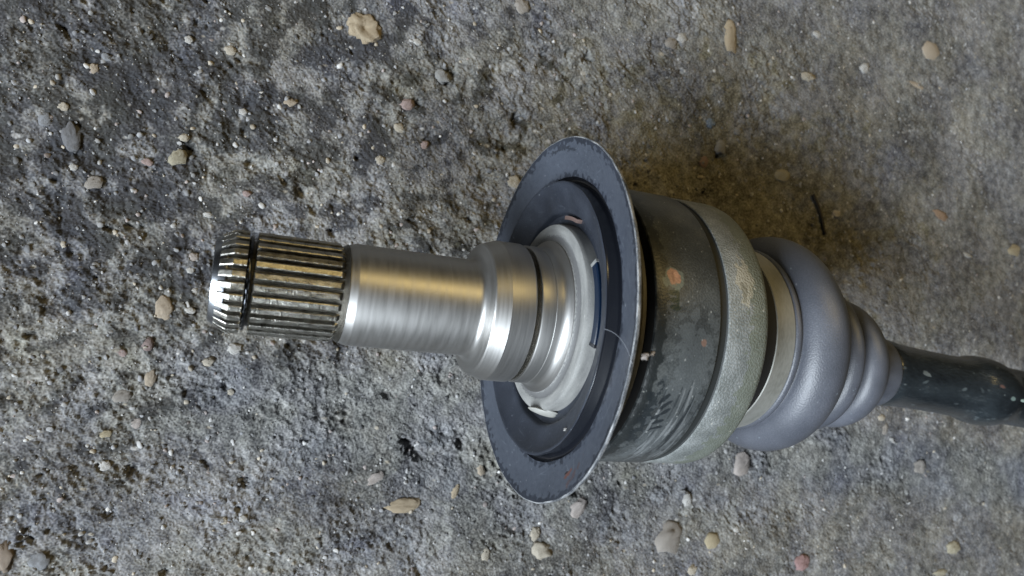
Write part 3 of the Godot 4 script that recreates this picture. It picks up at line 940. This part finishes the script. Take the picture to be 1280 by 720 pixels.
# x, z, size x, size z, turn
const PEBBLES := [
	["r", "white", -96.7, -66.9, 2.3, 2.3, 0, "small white pebble near the top left, above the cream one"],
	["r", "cream", -85.6, -66.6, 3.3, 2.8, 0, "round cream pebble near the top edge, right of a white pebble"],
	["r", "tan", -118.7, -53.3, 2.3, 2.8, 0, "small tan pebble in the dark upper left ground"],
	["a", "bluegrey", -116.1, -57.1, 2.9, 2.4, 30, "pale blue grey chip touching the small tan pebble at upper left"],
	["a", "bluegrey", -128.1, -37.4, 3.7, 4.3, 0, "blue grey stone near the left edge beside a larger dark stone"],
	["r", "darkblue", -121.8, -33.7, 4.5, 7.8, -10, "large dark oval stone sunk in the upper left ground"],
	["a", "cream", -124.5, -41.4, 2.4, 2.4, 0, "cream chip just above the blue grey and dark stones"],
	["r", "white", -120.5, -25.8, 2.1, 1.9, 0, "white pebble below the large dark oval stone"],
	["a", "cream", -94.5, -39.1, 2.9, 2.5, 0, "small cream chip above the flat yellowish stone at upper left"],
	["a", "khaki", -95.7, -33.3, 5.4, 4.3, -25, "flat yellowish stone with ragged edges at upper left"],
	["a", "pink", -103.1, -30.5, 2.8, 2.0, 15, "pinkish red sliver left of the flat yellowish stone"],
	["a", "tan", -67.4, -55.1, 4.1, 2.9, -15, "tan chip lying above and left of the splined shaft"],
	["r", "white", -80.1, -49.5, 2.4, 2.1, 0, "small whitish pebble left of the tan chip, above the shaft tip"],
	["a", "beige", -115.3, -22.5, 4.8, 3.3, -20, "dull beige patchy stone at left, below the white pebble"],
	["o", "ochre", -48.6, -82.5, 10.0, 8.9, 20, "ochre ring shaped stone with a dark hollow near the top edge"],
	["r", "white", -31.7, -82.4, 2.9, 2.0, 15, "bright white pebble right of the ochre ring shaped stone"],
	["a", "pink", -32.2, -62.3, 4.7, 4.1, 0, "dusty pink stone in the grey ground above the shaft"],
	["r", "cream", -34.1, -54.1, 3.6, 2.8, 15, "cream pebble just below the dusty pink stone"],
	["a", "cream", 6.7, -44.0, 4.4, 4.3, 10, "cream stone just left of the top of the dust shield"],
	["a", "grey", -21.9, -73.7, 5.4, 4.9, 25, "grey square chip beside a small dark hollow near the top"],
	["r", "white", 66.2, -108.3, 4.3, 3.6, 0, "white pebble of a touching pair at the top right of the shield"],
	["a", "beige", 62.0, -105.4, 5.3, 4.1, 0, "beige pebble of a touching pair at the top right of the shield"],
	["r", "beige", 2.2, -103.2, 5.9, 5.1, 0, "round beige stone cut by the top edge of the view"],
	["r", "cream", -38.9, -42.9, 3.0, 2.8, 0, "cream pebble halfway between the dusty pink stone and the shaft"],
	["a", "pink", -25.2, -50.4, 2.4, 3.1, 20, "small pale pink chip below the cream pebbles above the shaft"],
	["a", "ochre", 87.5, -114.3, 6.0, 12.2, -12, "long ochre stone at the top, right of the white pebble pair"],
	["h", "tan", 193.5, -134.6, 11.9, 9.4, 0, "flat six sided tan stone in the upper right"],
	["a", "cream", 127.2, -107.9, 7.1, 4.2, 0, "cream stone left of the whitish pink one, upper right"],
	["a", "white", 157.6, -119.0, 5.4, 5.0, 0, "whitish pink pebble left of the six sided tan stone"],
	["a", "white", 130.3, -126.4, 4.2, 2.9, 20, "white chip at top right above the cream stone"],
	["a", "tan", 186.8, -118.1, 9.7, 2.1, 8, "thin tan sliver below the six sided tan stone"],
	["a", "blue", 83.5, -80.2, 4.0, 4.5, 0, "shiny blue glass chip above the joint housing"],
	["a", "grey", 96.4, -79.7, 4.6, 3.4, 0, "small grey chip right of the blue glass chip"],
	["a", "grey", 89.0, -72.0, 5.6, 5.2, -20, "pointed grey stone below the blue glass chip"],
	["a", "rust", 81.8, -64.8, 3.6, 4.5, 10, "rust coloured crumb in the shadow above the housing"],
	["a", "cream", 81.4, -58.9, 3.6, 1.5, -10, "thin cream chip in the shadow just above the housing"],
	["r", "tan", -94.1, 9.8, 4.9, 7.0, -10, "large tan oval pebble left of the shaft tip"],
	["r", "grey", -93.6, 5.4, 2.0, 2.7, 0, "pale grey pebble touching the top of the large tan oval"],
	["r", "white", -74.1, 19.6, 4.4, 3.3, 10, "white oval pebble just below the shaft tip"],
	["a", "cream", -80.7, 23.9, 3.2, 3.0, -20, "cream chip left of the white oval pebble below the shaft tip"],
	["a", "redbrown", -96.7, 20.2, 3.0, 4.0, 0, "red brown stone below the large tan oval pebble"],
	["r", "tan", -95.2, 29.8, 3.0, 4.7, 10, "tan elongated pebble below the red brown stone"],
	["r", "pinkwhite", -88.2, -5.6, 2.7, 2.5, 0, "pinkish white pebble left of the shaft tip, topmost of three"],
	["r", "white", -88.6, -1.7, 2.1, 1.8, 0, "small white pebble touching the pinkish white one"],
	["a", "white", -86.7, 4.1, 2.1, 2.1, 0, "white chip level with the shaft tip, beside the tan oval"],
	["r", "white", -87.3, 9.7, 2.9, 1.8, 5, "flat white pebble between the tan oval and the shaft tip"],
	["a", "pink", -103.0, 23.2, 2.4, 2.0, 20, "small pink chip left of the red brown stone"],
	["a", "pink", -76.2, -26.0, 2.4, 2.3, 0, "pink chip above the splined shaft tip"],
	["a", "white", -85.9, -18.3, 2.8, 1.8, 10, "white sliver above and left of the shaft tip"],
	["a", "yellow", -104.3, 45.7, 3.1, 1.8, -15, "yellow tan flake in the lower left ground"],
	["a", "white", -103.6, 54.5, 2.7, 2.9, -30, "white chip beside dark hollows at lower left"],
	["a", "brown", -124.2, 78.6, 4.3, 9.3, -10, "tan brown stone cut by the bottom left corner"],
	["r", "white", -66.0, 69.0, 2.4, 2.1, 0, "bright white pebble of a pair at the bottom left"],
	["r", "cream", -71.2, 69.7, 2.4, 2.1, 0, "cream pebble left of a bright white one at the bottom"],
	["a", "pinkwhite", -97.1, 42.5, 2.4, 3.1, 30, "pale chip right of and above the yellow tan flake"],
	["a", "white", -121.8, 47.3, 2.2, 1.7, 0, "white chip near the left edge, lower half"],
	["r", "cream", -73.7, 32.3, 2.0, 1.9, 0, "small cream pebble below the white oval and cream chip"],
	["a", "beige", -101.6, 35.1, 4.9, 3.3, -10, "ragged beige stone below the tan elongated pebble"],
	["a", "bluegrey", -115.9, 80.1, 4.6, 4.7, 15, "blue grey flat stone beside the corner stone, bottom left"],
	["r", "ochre", -18.5, 64.8, 11.5, 5.1, -8, "largest ochre oval stone, below the shaft and left of the shield"],
	["a", "ochre", -1.4, 60.0, 2.5, 5.8, 12, "narrow ochre shard right of the largest ochre oval"],
	["a", "tan", 6.5, 53.0, 2.8, 3.7, -35, "small tan shard beside the lower left edge of the shield"],
	["r", "cream", 28.9, 74.4, 4.2, 5.0, 0, "upper lump of a pair of cream stones below the shield"],
	["a", "cream", 32.3, 80.2, 7.9, 6.6, 25, "lower lump of a pair of cream stones below the shield"],
	["a", "pinkwhite", 44.4, 65.0, 5.7, 8.5, 25, "beige pink stone beside the lowest point of the shield"],
	["a", "cream", 11.6, 81.1, 3.1, 4.0, 0, "cream chip at the bottom, left of the pair of cream stones"],
	["a", "pinkwhite", -28.5, 56.3, 5.6, 3.3, -35, "pinkish flat stone above and left of the largest ochre oval"],
	["b", "pinkwhite", 113.6, 48.6, 9.2, 10.0, 5, "blocky cream stone against the lower side of the rubber boot"],
	["a", "white", 90.3, 62.1, 4.7, 5.4, -15, "white stone beside a dark hollow below the joint housing"],
	["a", "beige", 84.3, 76.4, 12.0, 11.3, 0, "large flat beige stone near the bottom, below the housing"],
	["h", "yellow", 103.7, 78.1, 7.5, 7.1, 0, "yellow tan stone right of the large flat beige one"],
	["r", "red", 148.6, 86.8, 7.6, 7.2, 0, "red stone near the bottom edge"],
	["r", "khaki", 236.4, 82.8, 8.3, 6.2, 0, "round yellowish pebble in the bottom right"],
	["r", "white", 114.1, 73.6, 2.7, 2.8, 0, "tiny white pebble right of the yellow tan stone, bottom"],
	["a", "beige", 210.6, 46.8, 6.9, 6.3, 0, "pale beige stone under the black axle bar, lower right"],
	["a", "cream", 95.4, 88.5, 4.0, 4.8, -35, "cream shard at the bottom edge, below the large flat beige stone"],
	["a", "khaki", 229.6, 93.3, 9.2, 3.6, 0, "yellowish flat stone cut by the bottom edge, lower right"],
	["r", "cream", 184.5, 26.7, 4.2, 2.7, 0, "cream pebble under the small end of the rubber boot"],
	["a", "beige", 188.0, 31.6, 2.8, 4.8, 5, "thin pale chip below the small end of the rubber boot"],
	["a", "white", 192.8, 36.2, 3.8, 2.4, 30, "white chip lowest of three under the small end of the boot"],
	["a", "orange", 209.1, -64.3, 10.0, 4.3, 20, "orange brown chip in the grey ground at right, above the axle"],
	["a", "yellow", 257.7, -55.3, 8.9, 5.2, 0, "yellow stone near the right edge above the axle"],
	["r", "cream", 148.8, -55.5, 4.3, 3.0, 0, "cream pebble beside the dark twig, above the boot"],
	["a", "white", 228.1, -49.0, 6.3, 2.2, 10, "white sliver left of the yellow stone at right"],
	["a", "khaki", 118.9, -66.2, 8.8, 5.4, 0, "dull yellowish stone above the rubber boot, left of the twig"],
]
# hollows in the floor: x, z, radius
const PITS := [
	[90.0, 59.4, 2.2],
	[-1.8, 45.3, 1.9],
	[-19.8, 44.7, 2.2],
	[-15.6, 49.7, 1.6],
	[-35.9, 54.7, 1.0],
	[-104.7, 55.4, 1.5],
	[-96.3, 56.1, 1.4],
	[-92.8, -35.5, 1.5],
	[-120.2, -36.6, 0.9],
	[-61.3, -29.0, 1.4],
	[-56.9, -24.3, 1.2],
	[-19.0, -74.1, 1.8],
	[-28.9, -63.0, 2.1],
	[-65.9, 58.9, 1.8],
	[-116.5, 56.5, 1.1],
	[-85.3, 84.1, 2.1],
	[-114.8, 72.6, 0.9],
	[-120.4, 75.7, 2.3],
	[-100.2, 68.3, 1.6],
	[113.6, 54.5, 1.5],
	[42.2, 60.0, 1.9],
	[6.2, -65.1, 2.1],
	[-27.5, 30.6, 1.3],
	[83.4, -51.9, 1.6],
	[90.4, -70.1, 2.6],
	[118.6, 48.2, 1.8],
	[28.9, -92.6, 2.2],
	[-50.7, -18.4, 1.4],
	[-121.4, -22.1, 1.5],
]
